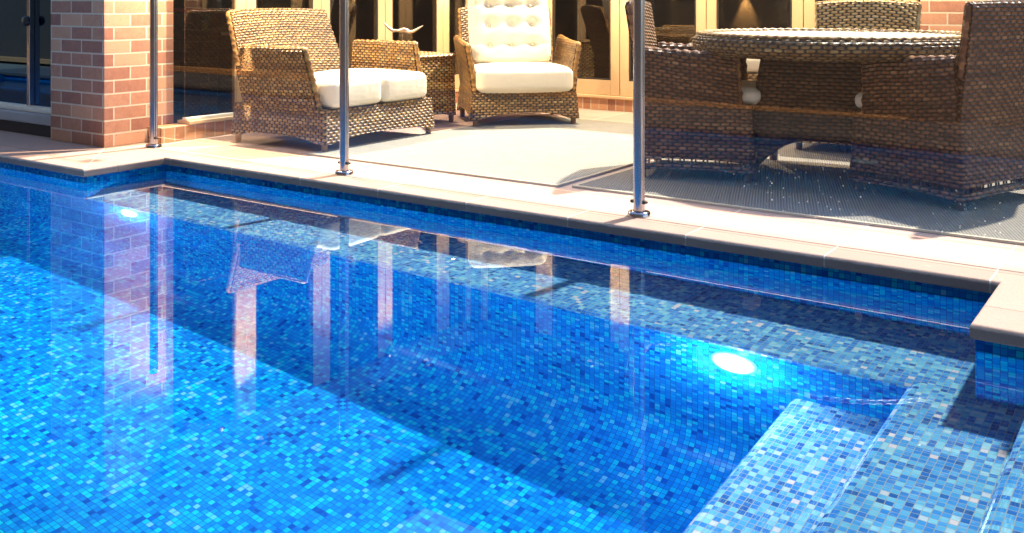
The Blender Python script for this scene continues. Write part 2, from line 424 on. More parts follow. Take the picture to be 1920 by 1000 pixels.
# ---------------------------------------------------------------- POOL
XL, XE, XR, XEND = -13.0, -5.13, -.54, .55
YB, YF, YN = 3.67, 3.15, .72
XP, XS, XU = -.73, -1.09, -.375
basin = MB()
def arc(c, r, a0, a1, n=6):
    return [(c[0] + r * math.cos(math.radians(a0 + (a1 - a0) * k / n)), c[1] + r * math.sin(math.radians(a0 + (a1 - a0) * k / n))) for k in range(n + 1)]
def extrude_x(prof, x0, x1, v0=0.0, nx=1, mi=0):
    """prof of (y,z), swept along x"""
    basin.cur = mi
    acc = [v0]
    for a, b in zip(prof, prof[1:]): acc.append(acc[-1] + math.hypot(a[0] - b[0], a[1] - b[1]))
    P = [[(x0 + (x1 - x0) * i / nx, y, z) for i in range(nx + 1)] for (y, z) in prof]
    UV = [[(x0 + (x1 - x0) * i / nx, a) for i in range(nx + 1)] for a in acc]
    basin.grid(P, UV); return acc[-1]
def extrude_y(prof, y0, y1, v0=0.0, mi=0):
    basin.cur = mi
    acc = [v0]
    for a, b in zip(prof, prof[1:]): acc.append(acc[-1] + math.hypot(a[0] - b[0], a[1] - b[1]))
    P = [[(x, y0, z), (x, y1, z)] for (x, z) in prof]
    UV = [[(y0, a), (y1, a)] for a in acc]
    basin.grid(P, UV); return acc[-1]
ZT = -.03
rb, rc = .035, .26
# recess: back wall, seat
extrude_x([(YB, ZT), (YB, ZB)], XE, XR, ZT + .02)
extrude_x([(YB, ZB), (YF + rb, ZB)], XE, XR, mi=1)
ve = 0
extrude_x(arc((YF + rb, ZB - rb), rb, 90, 180), XE, XP + rb, mi=1)
# front wall of the bench with coved foot, floor, near wall
wall = [(YF, ZB - rb)] + arc((YF - rc, ZF + rc), rc, 0, -90, 12)
extrude_x(wall, XE, XP + rb, ZB)
extrude_x([(YF, ZT)] + wall, XL, XE, ZT + .02)
floor_prof = [(YF - rc, ZF), (YN + rc, ZF)]
basin.cur = 0
basin.quad((XL, YN + rc, ZF), (XP, YN + rc, ZF), (XP, YF - rc, ZF), (XL, YF - rc, ZF), [(XL, YN + rc), (XP, YN + rc), (XP, YF - rc), (XL, YF - rc)])
extrude_x(arc((YN + rc, ZF + rc), rc, 270, 180, 12) + [(YN, ZT)], XL, XEND)
# returns of the recess
extrude_y([(XE, ZT), (XE, ZB)], YF, YB, ZT + .02)
extrude_y([(XR, ZT), (XR, ZB)], YF, YB, ZT + .02)
# right pool wall
extrude_x([(YF, ZT), (YF, ZB)], XR, XEND, ZT + .02)
# platform, steps
basin.cur = 1
basin.quad((XP + rb, YN, ZB), (XU, YN, ZB), (XU, YF + rb, ZB), (XP + rb, YF + rb, ZB), [(XP + rb, YN), (XU, YN), (XU, YF + rb), (XP + rb, YF + rb)])
extrude_y(arc((XP + rb, ZB - rb), rb, 90, 180), YN, YF + rb, 0, 1)
extrude_y([(XP, ZB - rb), (XP, ZL)], YN, YF + rb, 0, 0)
extrude_y([(XP, ZL), (XS + rb, ZL)] + arc((XS + rb, ZL - rb), rb, 90, 180), YN, YF, 0, 1)
extrude_y([(XS, ZL - rb), (XS, ZF)], YN, YF, 0, 0)
extrude_y([(XEND, ZU), (XU + rb, ZU)] + arc((XU + rb, ZU - rb), rb, 90, 180) + [(XU, ZB)], YN, YF, 0, 1)
extrude_y([(XL, ZT), (XL, ZF)], YN, YF); extrude_y([(XEND, ZT), (XEND, ZU)], YN, YF)
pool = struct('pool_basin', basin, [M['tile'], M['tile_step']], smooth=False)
for p in pool.data.polygons: p.use_smooth = False
pool.cycles.is_caustics_receiver = True

wt = MB(); wt.quad((XL, YN, ZW), (XEND, YN, ZW), (XEND, YB, ZW), (XL, YB, ZW))
water = struct('pool_water', wt, M['water'], smooth=True)
water.cycles.is_caustics_caster = True

# coping: bullnose swept along the pool edge + paved sheet behind
cop = MB()
edge = [(XL - .4, 3.13), (XE + .012, 3.13), (XE + .012, 3.65), (XR - .012, 3.65), (XR - .012, 3.13), (XEND + .4, 3.13)]
prof = [(.10, 0.0)] + [(.011 - .011 * math.sin(math.radians(a)), -.011 + .011 * math.cos(math.radians(a))) for a in range(0, 91, 15)] + \
       [(.008 - .008 * math.cos(math.radians(a)), -.038 - .008 * math.sin(math.radians(a))) for a in range(0, 91, 30)] + [(.06, -.046)]
# offset d from edge line into the paving
def offset_poly(pl, d):
    out = []
    for i, p in enumerate(pl):
        p = Vector(p); ns = []
        for a, b in ((i - 1, i), (i, i + 1)):
            if a < 0 or b >= len(pl): continue
            t_ = (Vector(pl[b]) - Vector(pl[a])).normalized(); ns.append(Vector((-t_.y, t_.x)))
        if len(ns) == 1: out.append(p + ns[0] * d)
        else: out.append(p + (ns[0] + ns[1]) * d)
    return out
rows = []; uvr = []
for (d, z) in prof:
    o_ = offset_poly(edge, d); rows.append([(q.x, q.y, z) for q in o_]); uvr.append([(q.x, q.y) for q in o_])
cop.grid(rows, uvr)
i_ = offset_poly(edge, .10)
def rect(mb, x0, x1, y0, y1, z): mb.quad((x0, y0, z), (x1, y0, z), (x1, y1, z), (x0, y1, z), [(x0, y0), (x1, y0), (x1, y1), (x0, y1)])
yi, yo = i_[2].y, i_[0].y
rect(cop, XL - .4, i_[1].x, yo, yi, 0); rect(cop, i_[3].x, XEND + .4, yo, yi, 0)
rect(cop, XL - .4, XEND + .4, yi, 4.22, 0)
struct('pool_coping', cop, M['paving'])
pf = MB(); rect(pf, -6.0, 3.2, 4.22, 7.5, 0); rect(pf, XEND + .4, 3.2, 3.03, 4.22, 0)
struct('patio_floor', pf, M['paving'])

# camera-side deck and the ground all around
dk = MB(); rect(dk, XL - .4, 3.2, -.4, YN - .02, 0)
dk.box((XL - .4, YN - .02, -.05), (XEND + .4, YN + .02, .004), .012)
struct('pool_deck', dk, M['deck'])
g = MB()
for r_ in ((-400, XL - .4, -400, 400), (3.2, 400, -400, 400), (XL - .4, 3.2, -400, -.4), (XL - .4, 3.2, 12.5, 400)): rect(g, *r_, -.04)
rect(g, XL - .4, -6.0, 4.22, 12.5, -.04); rect(g, -6.0, 3.2, 7.5, 12.5, -.04)
rect(g, XEND + .4, 3.2, YN - .02, 3.03, -.04)
struct('ground', g, M['ground'])

# garden wall behind the camera, only met in reflections
gw = MB(); gw.box((-40, -.75, -.05), (4, -.55, 1.75), .01)
tag(mk('garden_wall', gw, M['render']), 'dark rendered garden wall mirrored in the glass', 'wall')
nh = MB(); nh.box((-60, -8, -.05), (14, -2.3, 10), .02)
tag(mk('added_sky_blocker', nh, M['blocker_dark']), 'tall dark block added behind the garden wall to darken facing sides', 'light blocker')  # unseen block added to cut sky light on camera-facing sides
sl = MB()
for xa, xb, ha, hb in ((-40, -7, .06, .06), (-7, -1.9, .06, .012)):      # strip tapered so the mirrored orange line fades out
    A_ = [(xa, -.42, 0), (xb, -.42, 0), (xb, -.42, hb), (xa, -.42, ha)]; B_ = [(p[0], -.548, p[2]) for p in A_]
    sl.quad(*A_); sl.quad(A_[3], A_[2], B_[2], B_[3]); sl.quad(B_[1], B_[0], B_[3], B_[2]); sl.quad(A_[1], B_[1], B_[2], A_[2])
tag(mk('lit_line_strip', sl, M['glow_strip']), 'orange strip added along the garden wall to mirror as a lit line', 'added strip')  # added orange strip standing in for a lit line in reflections

def spot(name, loc, target, energy, ang, blend, col, parent=None, size=0.0):
    L = bpy.data.lights.new(name, 'SPOT'); L.energy = energy; L.spot_size = math.radians(ang); L.spot_blend = blend
    L.color = col; L.shadow_soft_size = size
    o = bpy.data.objects.new(name, L); COL.objects.link(o); o.location = loc
    o.rotation_euler = (Vector(target) - Vector(loc)).to_track_quat('-Z', 'Y').to_euler()
    if parent:
        o.parent = parent; o.matrix_parent_inverse = Matrix.Translation(parent.location).inverted() if not parent.rotation_euler.z else parent.matrix_basis.inverted()
    return o
WARM = (1.0, .62, .26)
def added_fill_light(loc, nrm, label, energy):  # unseen lamp added to warm the house front
    rz = math.atan2(nrm[1], nrm[0])
    e = empty('added_fill_light', loc, rz, label, 'added fill light', 'warm fill lamps added over the doors')
    b = MB(); b.lathe([(0, 0), (.05, 0), (.05, .012), (0, .012)], 20); b.v = [Vector((v.z, v.x, v.y)) for v in b.v]; mk('backplate', b, M['dark_metal'], e, True)
    b = MB(); b.tube([(.01, 0, 0), (.12, 0, .05), (.28, 0, .06), (.40, 0, .03)], .010, 10); mk('bracket', b, M['dark_metal'], e, True)
    b = MB(); b.lathe([(.012, .04), (.03, .035), (.07, -.02), (.066, -.02), (.03, .02), (0, .022)], 24, (.40, 0, 0)); mk('shade', b, M['dark_metal'], e, True)
    b = MB(); b.lathe([(0, -.018), (.018, -.012), (.026, .004), (.012, .02)], 18, (.40, 0, 0)); mk('bulb', b, M['fill_bulb_lens'], e, True)
    p = Vector(loc) + Vector((nrm[0] * .40, nrm[1] * .40, -.03))
    spot('added_fill_beam', p, p + Vector((0, 0, -1)), energy * .8, 150, .5, (1.0, .74, .45), e, 0)
    return e
def sconce(loc, nrm, label, energy, drop=.6, grp='warm wall lights', ang=62):
    rz = math.atan2(nrm[1], nrm[0])
    e = empty('wall_light', loc, rz, label, 'wall light', grp)
    b = MB(); b.box((0, -.05, -.03), (.012, .05, .09), .003); mk('backplate', b, M['dark_metal'], e)
    b = MB(); b.lathe([(0, .075), (.034, .075), (.036, .07), (.036, -.02), (.031, -.02), (.029, .0), (0, .0)], 20, (.055, 0, 0)); mk('shade', b, M['dark_metal'], e, True)
    b = MB(); b.lathe([(0, -.012), (.02, -.012), (.028, -.002)], 16, (.055, 0, 0)); mk('lens', b, M['warm_lens'], e, True)
    p = Vector(loc) + Vector((nrm[0] * .055, nrm[1] * .055, -.03))
    spot('wall_light_beam', p, p + Vector((-nrm[0] * .02, -nrm[1] * .02, -1)), energy, ang, .6, WARM, e)
    return e
sconce((-9.89, -.55, .62), (0, 1), 'small wall light on dark garden wall, nearer to the pier', 2600, ang=32)
sconce((-13.7, -.55, .62), (0, 1), 'small wall light on dark garden wall, far end', 2600, ang=32)
sconce((-5.545, 6.92, 1.22), (1, 0), 'warm wall light above beige door frame behind the side table', 26, ang=70)

added_fill_light((-5.56, 4.42, 1.82), (1, 0), 'added fill light over the loveseat, nearest to the brick pier', 250)
added_fill_light((-5.56, 6.15, 1.82), (1, 0), 'added fill light over the side table', 70)
added_fill_light((-4.06, 7.30, 1.82), (0, -1), 'added fill light over the door beside the armchair', 200)
added_fill_light((-2.46, 7.30, 1.82), (0, -1), 'added fill light over the lamp lit glass door', 80)
added_fill_light((-1.55, 7.35, 1.82), (0, -1), 'added fill light on the tan brick wall', 80)
# pool lamps
def pool_lamp(x, z, label, e_):
    e = empty('pool_or_fill_light', (x, YF, z), -PI / 2, label, 'pool light', 'round pool lights in the bench wall')
    def disc(prof):
        b = MB(); b.lathe(prof, 32)
        b.v = [Vector((v.z, v.x, v.y)) for v in b.v]; return b
    mk('lens', disc([(0, .022), (.02, .021), (.04, .017), (.06, .011), (.075, .005), (.085, .001)]), M['pool_lens'], e, True)
    L = bpy.data.lights.new('pool_beam', 'POINT'); L.energy = e_; L.color = (.66, .80, 1.0); L.shadow_soft_size = 0
    o = bpy.data.objects.new('pool_beam', L); COL.objects.link(o); o.parent = e; o.location = (.06, 0, 0)
pool_lamp(-1.29, -.62, 'glowing round pool light beside the underwater steps', 24)
pool_lamp(-4.72, -.60, 'glowing round pool light below the brick pier', 16)

for x_, lab in ((-6.2, 'added fill light in the camera side wall, far end'), (-3.8, 'added fill light in the camera side wall, middle'), (-1.9, 'added fill light in the camera side wall, by the steps')):
    e = empty('pool_or_fill_light', (x_, YN, -.60), PI / 2, lab, 'pool light', 'fill lights added in the opposite pool wall')  # unseen lamp added to brighten the shaded bench wall
    b = MB(); b.lathe([(0, .026), (.03, .025), (.06, .019), (.080, .011), (.0895, .004)], 32); b.v = [Vector((v.z, v.x, v.y)) for v in b.v]; mk('lens', b, M['fill_lens'], e, True)
    L = bpy.data.lights.new('pool_beam', 'SPOT'); L.energy = 175; L.color = (.45, .72, 1.0); L.shadow_soft_size = 0; L.spot_size = math.radians(120); L.spot_blend = .8  # beam of the added fill light
    o = bpy.data.objects.new('pool_beam', L); COL.objects.link(o); o.parent = e; o.location = (.05, 0, 0); o.rotation_euler = (0, -PI / 2, 0)
# ---------------------------------------------------------------- HOUSE
def wallobj(name, boxes, mat, label, cat, bev=0.0):
    b = MB()
    for lo, hi in boxes: b.box(lo, hi, bev)
    return tag(mk(name, b, mat), label, cat)
wallobj('brick_pier', [((-6.37, 3.65, 0), (-5.745, 4.17, 2.07))], M['brick'], 'brick pier at the pool corner, purple in shade and orange in light', 'pier', .004)
wallobj('brick_wall', [((-1.62, 7.36, 0), (3.2, 7.6, 2.07))], M['brick'], 'tan brick wall beside the last glass door', 'wall')
XW, YW = -5.6, 7.36
wallobj('brick_plinth', [((XW - .143, 3.97, 0), (XW, YW, .105)), ((XW, YW, 0), (-1.62, YW + .2, .105))], M['soldier'],
        'low course of upright orange bricks under the doors', 'plinth', .003)
wallobj('door_sill', [((XW - .12, 4.18, .105), (XW + .015, YW, .13)), ((XW + .015, YW - .015, .105), (-1.62, YW + .2, .13))], M['frame'],
        'beige sill along the foot of the glass doors', 'sill', .004)
wallobj('lintel_beam', [((XW - .14, 4.06, 1.87), (XW + .02, YW + .1, 2.07)), ((XW + .02, YW - .02, 1.87), (-1.62, YW + .2, 2.07))], M['charcoal'],
        'dark beam running above the glass doors', 'beam')

def door(axis, a0, a1, label):
    """a door leaf: two stiles, two rails, one pane, in the left (axis y) or rear (axis x) wall"""
    w = a1 - a0; z0, z1 = .132, 1.988; sw = .088; th = .055
    if axis == 'y': e = empty('glass_door', (XW - .06, a0, 0), PI / 2, label, 'door', 'beige framed glass doors')
    else: e = empty('glass_door', (a0, YW + .06, 0), 0, label, 'door', 'beige framed glass doors')
    # local: x along the leaf, -y towards patio for both
    def bx(lo, hi): b = MB(); b.box(lo, hi, .005); return b
    mk('stile', bx((.003, -th, z0), (sw, 0, z1)), M['frame'], e)
    mk('stile', bx((w - sw, -th, z0), (w - .003, 0, z1)), M['frame'], e)
    mk('rail', bx((sw, -th + .003, z0), (w - sw, -.003, z0 + .13)), M['frame'], e)
    mk('rail', bx((sw, -th + .003, z1 - .1), (w - sw, -.003, z1)), M['frame'], e)
    b = MB(); b.box((sw - .01, -.034, z0 + .12), (w - sw + .01, -.026, z1 - .09)); mk('pane', b, M['window_glass'], e)
    b = MB()
    for lo, hi in (((sw, -.052, z0 + .13), (sw + .012, -.036, z1 - .1)), ((w - sw - .012, -.052, z0 + .13), (w - sw, -.036, z1 - .1)), ((sw + .012, -.052, z0 + .13), (w - sw - .012, -.036, z0 + .142))):
        b.box(lo, hi)
    mk('gasket', b, M['frame_edge'], e)
    return e
ys = [4.175, 4.68, 5.42, 6.15, 6.92, YW - .02]
ln = ['dark glass door leaf next to the brick pier', 'glass door leaf behind the wicker loveseat backrest', 'glass door leaf behind the far arm of the loveseat',
      'glass door leaf behind the metal bird sculpture', 'narrow glass door leaf in the corner behind the armchair']
e = empty('side_window', (XW - .06, ys[0], 0), PI / 2, 'dark side window with a thin pale sill next to the brick pier', 'window')
w_ = ys[1] - ys[0]
b = MB(); b.box((w_ - .088, -.055, .132), (w_ - .003, 0, 1.988), .005); mk('stile', b, M['frame'], e)
b = MB(); b.box((0, -.05, .132), (w_ - .088, -.003, .152), .004); mk('rail', b, M['white'], e)
b = MB(); b.box((0, -.034, .152), (w_ - .088, -.026, 1.988)); mk('pane', b, M['window_glass'], e)
for i in range(1, 5): door('y', ys[i], ys[i + 1], ln[i])
xs = [-5.52, -4.81, -4.04, -3.25, -2.46, -1.64]
lx = ['glass door leaf directly behind the armchair back cushion', 'glass door leaf beside the armchair, low rail in view', 'glass door leaf behind the steel post and dining chair',
      'glass door leaf with a lamp glow above the table', 'glass door leaf behind the far dining chair']
for i in range(5): door('x', xs[i], xs[i + 1], lx[i])

# rooms behind the doors
rm = MB(); rect(rm, -10.5, XW - .14, 4.06, 11.5, .02); rect(rm, XW - .14, 3.2, 7.6, 11.5, .02)
struct('room_floor', rm, M['room_dark'])
rm = MB(); rm.box((-10.6, 4.0, 2.06), (XW - .02, 11.6, 2.11)); rm.box((XW - .02, 7.4, 2.06), (3.2, 11.6, 2.11)); rm.box((-10.6, 3.68, 2.06), (-6.37, 4.0, 2.11))
struct('room_ceiling', rm, M['room_dark'])
rm = MB(); rm.box((-10.6, 4.0, 0), (-10.5, 11.5, 2.06)); rm.box((-10.5, 11.5, 0), (3.2, 11.6, 2.06)); rm.box((-8.8, 8.6, .02), (-6.3, 8.7, 2.06))
struct('room_wall', rm, M['room'])
rm = MB(); rm.box((-4.6, 9.4, .02), (-1.2, 9.5, 2.06))
tag(mk('feature_wall', rm, M['room']), 'brown indoor wall lit by a lamp, seen through glass door', 'wall')
e = empty('downlight', (-3.72, 9.34, 1.12), 0, 'warm downlight glowing on brown indoor wall behind the table', 'downlight')
b = MB(); b.lathe([(0, .06), (.03, .06), (.035, .055), (.035, -.01), (.028, -.01), (0, -.004)], 18); mk('can', b, M['dark_metal'], e, True)
b = MB(); b.lathe([(0, -.012), (.026, -.012)], 16); mk('lens', b, M['warm_lens'], e, True)
spot('downlight_beam', (-3.72, 9.34, 1.09), (-3.72, 9.38, 0), 60, 50, .7, (1, .70, .30), e)

b = MB(); b.box((-14, 5.2, 2.11), (-9.0, 14, 6.1), .02); b.box((-9.0, 10.7, 2.11), (3.2, 14, 6.1), .02)
tag(mk('added_mirror_block', b, M['render']), 'unseen dark block added above the doors to keep sky off the water', 'reflection blocker')  # unseen mass added so the water mirrors dark instead of sky

# window and plinth to the far side of the pier
e = empty('pool_window', (-8.9, 3.72, 0), 0, 'dark tinted window over a low grey sill beside the brick pier', 'window')
L_ = 2.525
b = MB(); b.box((0, 0, 0), (L_, .2, .085), .003); mk('plinth', b, M['charcoal'], e)
b = MB(); b.box((0, -.03, .085), (L_, .2, .155), .006); mk('sill', b, M['sill'], e)
b = MB(); b.box((0, .02, .155), (L_, .08, .20), .004); mk('bottom_frame', b, M['white'], e)
b = MB(); b.box((0, .045, .20), (L_, .055, 2.05)); mk('pane', b, M['tint_glass'], e)
b = MB(); b.box((2.09, .005, .20), (2.125, .045, 2.05), .004); mu = mk('mirrored_post', b, M['steel'], e)  # solid bar standing in for a post mirrored in the pane
b = MB(); b.lathe([(0, .03), (.03, .03), (.036, .02), (.036, 0)], 20); b.v = [Vector((v.x + 2.107, -v.z + .005, v.y + .80)) for v in b.v]; mk('mirrored_knob', b, M['black'], mu, True)

# things inside, faintly seen through the door next to the pier
b = MB(); b.box((-7.75, 5.2, .02), (-6.80, 5.85, .66)); b2 = MB(); b2.box((-7.8, 5.15, .66), (-6.76, 5.9, .70), .005)
e = empty('kitchen_bench', (0, 0, 0), 0, 'dark brick bench indoors behind the glass beside the pier', 'bench')
mk('brick_base', b, M['dark_brick'], e); mk('bench_top', b2, M['room'], e)
b = MB(); b.lathe([(0, 0), (.03, 0), (.036, .02), (.036, .42), (.02, .5), (0, .5)], 18)
tag(mk('rolled_umbrella', b, M['green'], None, True), 'rolled green umbrella standing on the brick bench indoors', 'umbrella').location = (-7.02, 5.42, .70)
b = MB(); b.box((-.16, -.1, 0), (.16, .1, .035), .01)
tag(mk('serving_tray', b, M['red']), 'red tray on a stand of jars on the indoor bench', 'tray').location = (-7.12, 5.34, .845)
b = MB(); b.box((-.12, -.07, 0), (.12, .07, .145), .012)
tag(mk('storage_tin', b, M['black']), 'dark tin under the red tray on the indoor bench', 'tin').location = (-7.14, 5.38, .70)
e = empty('spread_jar', (-6.88, 5.30, .70), 0, 'small lime jar with white lid on the indoor bench', 'jar')
b = MB(); b.lathe([(0, 0), (.03, 0), (.032, .01), (.032, .05), (.026, .06)], 18); mk('jar_body', b, M['lime'], e, True)
b = MB(); b.lathe([(.028, .058), (.028, .078), (0, .078)], 18); mk('jar_lid', b, M['white'], e, True)
e = empty('barbecue', (-6.42, 5.5, .02), 0, 'black hooded barbecue with a pale handle indoors', 'barbecue')
b = MB(); b.box((-.28, -.22, 0), (.28, .22, .66), .02); mk('cabinet', b, M['black'], e)
b = MB(); b.box((-.27, -.21, .66), (.27, .21, .93), .08, 4); mk('hood', b, M['black'], e)
b = MB(); b.tube([(-.17, -.25, .65), (.17, -.25, .65)], .014); mk('handle', b, M['white'], e, True)

# ---------------------------------------------------------------- GLASS FENCE
YG = 3.86
posts = [-5.525, -3.82, -2.02, -.23]
PL = ['slender steel fence post against the brick pier', 'slim steel fence post in front of the loveseat', 'thick looking steel fence post in front of the dining chair', 'steel fence post at the end of splashed glass']
def make_post():
    e = empty('fence_post', (0, 0, 0))
    b = MB(); pr = []
    n = 28
    for k in range(n + 1):      # tube with two slots that take the glass
        a = 2 * PI * k / n; r = .0255
        if abs(math.sin(a)) < .18: r = .020
        pr.append((r * math.cos(a), r * math.sin(a)))
    rows = [[(x, y, z) for x, y in pr] for z in (.012, .4, .8, 1.28)]
    b.grid(rows, [[(i * .006, z) for i in range(n + 1)] for z in (0, .4, .8, 1.28)])
    b.lathe([(.0255, 1.28), (.022, 1.286), (0, 1.287)], 20)
    mk('tube', b, M['steel'], e, True)
    b = MB(); b.lathe([(.027, .022), (.046, .020), (.0505, .014), (.0515, .001)], 32); mk('flange', b, M['steel'], e, True)
    for k in (0, 1):
        b = MB(); s_ = -1 if k else 1
        b.box((s_ * .028 - .010, -.014, .055), (s_ * .028 + .010, .014, .068), .003); mk('glass_rest', b, M['dark_metal'], e)
    return e
p0 = make_post()
for i, x in enumerate(posts):
    p = p0 if i == 0 else copy_tree(p0)
    p.location = (x, YG, 0); tag(p, PL[i], 'post', 'steel posts of the glass fence')
GL = ['clear glass fence panel between pier and loveseat post', 'clear glass fence panel in front of the pale rug', 'splash marked glass fence panel in front of the dining chairs']
for i in range(3):
    b = MB(); x0, x1 = posts[i] + .02, posts[i + 1] - .02
    lo, hi = (x0, YG - .006, .068), (x1, YG + .006, 1.2)
    A = [(x0, lo[1], lo[2]), (x1, lo[1], lo[2]), (x1, lo[1], hi[2]), (x0, lo[1], hi[2])]
    B = [(x0, hi[1], lo[2]), (x1, hi[1], lo[2]), (x1, hi[1], hi[2]), (x0, hi[1], hi[2])]
    b.quad(A[0], A[1], A[2], A[3]); b.quad(B[1], B[0], B[3], B[2])
    b.cur = 1
    b.quad(A[1], A[0], B[0], B[1]); b.cur = 0; b.quad(A[3], A[2], B[2], B[3]); b.cur = 1; b.quad(A[0], A[3], B[3], B[0]); b.quad(A[2], A[1], B[1], B[2])
    tag(mk('glass_panel', b, [M['fence_glass'], M['glass_edge']]), GL[i], 'glass panel', 'panels of the glass pool fence')

# ---------------------------------------------------------------- RUGS
def rug(x0, x1, y0, y1, label, mat):
    e = empty('outdoor_rug', ((x0 + x1) / 2, (y0 + y1) / 2, 0), 0, label, 'rug', 'woven outdoor rugs')
    hx, hy = (x1 - x0) / 2, (y1 - y0) / 2
    b = MB(); b.box((-hx + .02, -hy + .02, .001), (hx - .02, hy - .02, .011), .003); mk('weave', b, mat, e)
    b = MB()
    for lo, hi in (((-hx, -hy, .001), (hx, -hy + .02, .012)), ((-hx, hy - .02, .001), (hx, hy, .012)), ((-hx, -hy + .02, .001), (-hx + .02, hy - .02, .012)), ((hx - .02, -hy + .02, .001), (hx, hy - .02, .012))):
        b.box(lo, hi, .002)
    mk('binding', b, [M['rug']] if False else M['rug_edge'], e)
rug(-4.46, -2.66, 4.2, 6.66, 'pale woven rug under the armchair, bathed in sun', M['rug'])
rug(-2.60, .6, 4.24, 6.7, 'woven rug under the dining table, shade mixed into its colour', M['rug_shade'])

# ---------------------------------------------------------------- WICKER FURNITURE
def slab(mb, S, t, nu, nv, cap=True):
    """thick sheet around centre surface S(u,v): faces, rolled top and bottom, end caps; uv in metres"""
    e = 1e-3
    def nrm(u, v):
        u = min(max(u, e), 1 - e); v = min(max(v, e), 1 - e)
        du = Vector(S(u + e, v)) - Vector(S(u - e, v)); dv = Vector(S(u, v + e)) - Vector(S(u, v - e))
        return du.cross(dv).normalized()
    cols = []; uvc = []; U = 0; prev = None
    for i in range(nu + 1):
        u = i / nu; col = []; mid = Vector(S(u, .5))
        if prev is not None: U += (mid - prev).length
        prev = mid
        pts = [Vector(S(u, j / nv)) for j in range(nv + 1)]; ns = [nrm(u, j / nv) for j in range(nv + 1)]
        up = (pts[-1] - pts[-2]).normalized(); dn = (pts[0] - pts[1]).normalized()
        for j in range(nv + 1): col.append(pts[j] + ns[j] * t / 2)
        for a in (45, 90, 135): col.append(pts[-1] + (ns[-1] * math.cos(math.radians(a)) + up * math.sin(math.radians(a))) * t / 2)
        for j in range(nv, -1, -1): col.append(pts[j] - ns[j] * t / 2)
        for a in (225, 270, 315): col.append(pts[0] + (ns[0] * math.cos(math.radians(a)) - dn * math.sin(math.radians(a))) * t / 2)
        col.append(col[0])
        acc = [0]
        for a, b in zip(col, col[1:]): acc.append(acc[-1] + (b - a).length)
        cols.append(col); uvc.append([(U, q) for q in acc])
    mb.grid(cols, uvc)
    if cap:
        for c, rev in ((cols[0], False), (cols[-1], True)):
            for j in range(nv):
                a, b_, c_, d_ = c[j], c[j + 1], c[2 * nv + 3 - j], c[2 * nv + 4 - j]
                q = [a, b_, c_, d_]
                if rev: q.reverse()
                h0 = (c[j] - c[0]).length; h1 = (c[j + 1] - c[0]).length
                mb.quad(*q, uvs=[(0, h0), (0, h1), (t, h1), (t, h0)] if not rev else [(t, h0), (t, h1), (0, h1), (0, h0)])
def rope(mb, pts, r=.014, pitch=.05):
    # resample
    pts = [Vector(p) for p in pts]; out = [pts[0]]
    for a, b in zip(pts, pts[1:]):
        n = max(1, int((b - a).length / (pitch / 5)))
        for k in range(1, n + 1): out.append(a.lerp(b, k / n))
    mb.tube(out, r, 8, pitch, .24)
def rrect(hx, hy, r, n):
    """points round a rounded rectangle with cumulative length and side parameter"""
    P = []; segs = []
    cs = [(hx - r, hy - r, 0), (-hx + r, hy - r, 90), (-hx + r, -hy + r, 180), (hx - r, -hy + r, 270)]
    raw = []
    for k, (cx, cy, a0) in enumerate(cs):
        for q in range(5):
            a = math.radians(a0 + 90 * q / 4); raw.append(Vector((cx + r * math.cos(a), cy + r * math.sin(a))))
    raw.append(raw[0])
    out = []; L = 0; last = raw[0]
    for a, b in zip(raw, raw[1:]):
        m = max(1, int((b - a).length / n))
        for q in range(m): out.append(a.lerp(b, q / m))
    out.append(raw[0])
    acc = [0]
    for a, b in zip(out, out[1:]): acc.append(acc[-1] + (b - a).length)
    return out, acc
def skirt(mb, hx, hy, z0, z1, arch, flare=.02, th=.028, lattice=None, lid=True, r=.03):
    """wicker box open below, its lower edge arched between the legs"""
    out, acc = rrect(hx, hy, r, .02)
    def low(p):
        tx, ty = abs(p.x) / hx, abs(p.y) / hy
        q = (1 - min(1, tx / .86) ** 3) if ty > tx * hx / hx and ty > .97 else (1 - min(1, ty / .86) ** 3)
        return z0 + arch * max(0, q)
    def row(f, off=0.0):
        R = []
        for p in out:
            zl = low(p); z = zl + (z1 - zl) * f; k = 1 + flare * (1 - (z - z0) / (z1 - z0)) / max(hx, hy)
            d = p.normalized() * off
            R.append((p.x * k - d.x, p.y * k - d.y, z))
        return R
    def wall(f0, f1):
        n = 10; fs = [f0 + (f1 - f0) * j / n for j in range(n + 1)]
        rows_ = [row(f) for f in fs]; uvs = [[(a, q[2]) for a, q in zip(acc, rw)] for rw in rows_]
        mb.grid(rows_, uvs)
        inner = [row(f0), row(f0, th), row(f1, th), row(f1)]
        mb.grid(inner[::-1], [[(a, q) for a in acc] for q in (0, th, .3, .3 + th)])
    if lattice:
        a, b = lattice; wall(0, a); wall(b, 1)
        ra, rbb = row(a, th * .4), row(b, th * .4); L = 0
        nxt = 0
        for k in range(len(out)):
            if acc[k] >= nxt:
                mb.tube([ra[k], rbb[k]], .0048, 5, cap=False); nxt += .03
    else: wall(0, 1)
    if lid:
        i = len(mb.v); mb.v += [Vector((p.x, p.y, z1)) for p in out[:-1]]
        mb.face(list(range(i, i + len(out) - 1)), [(p.x, p.y) for p in out[:-1]])

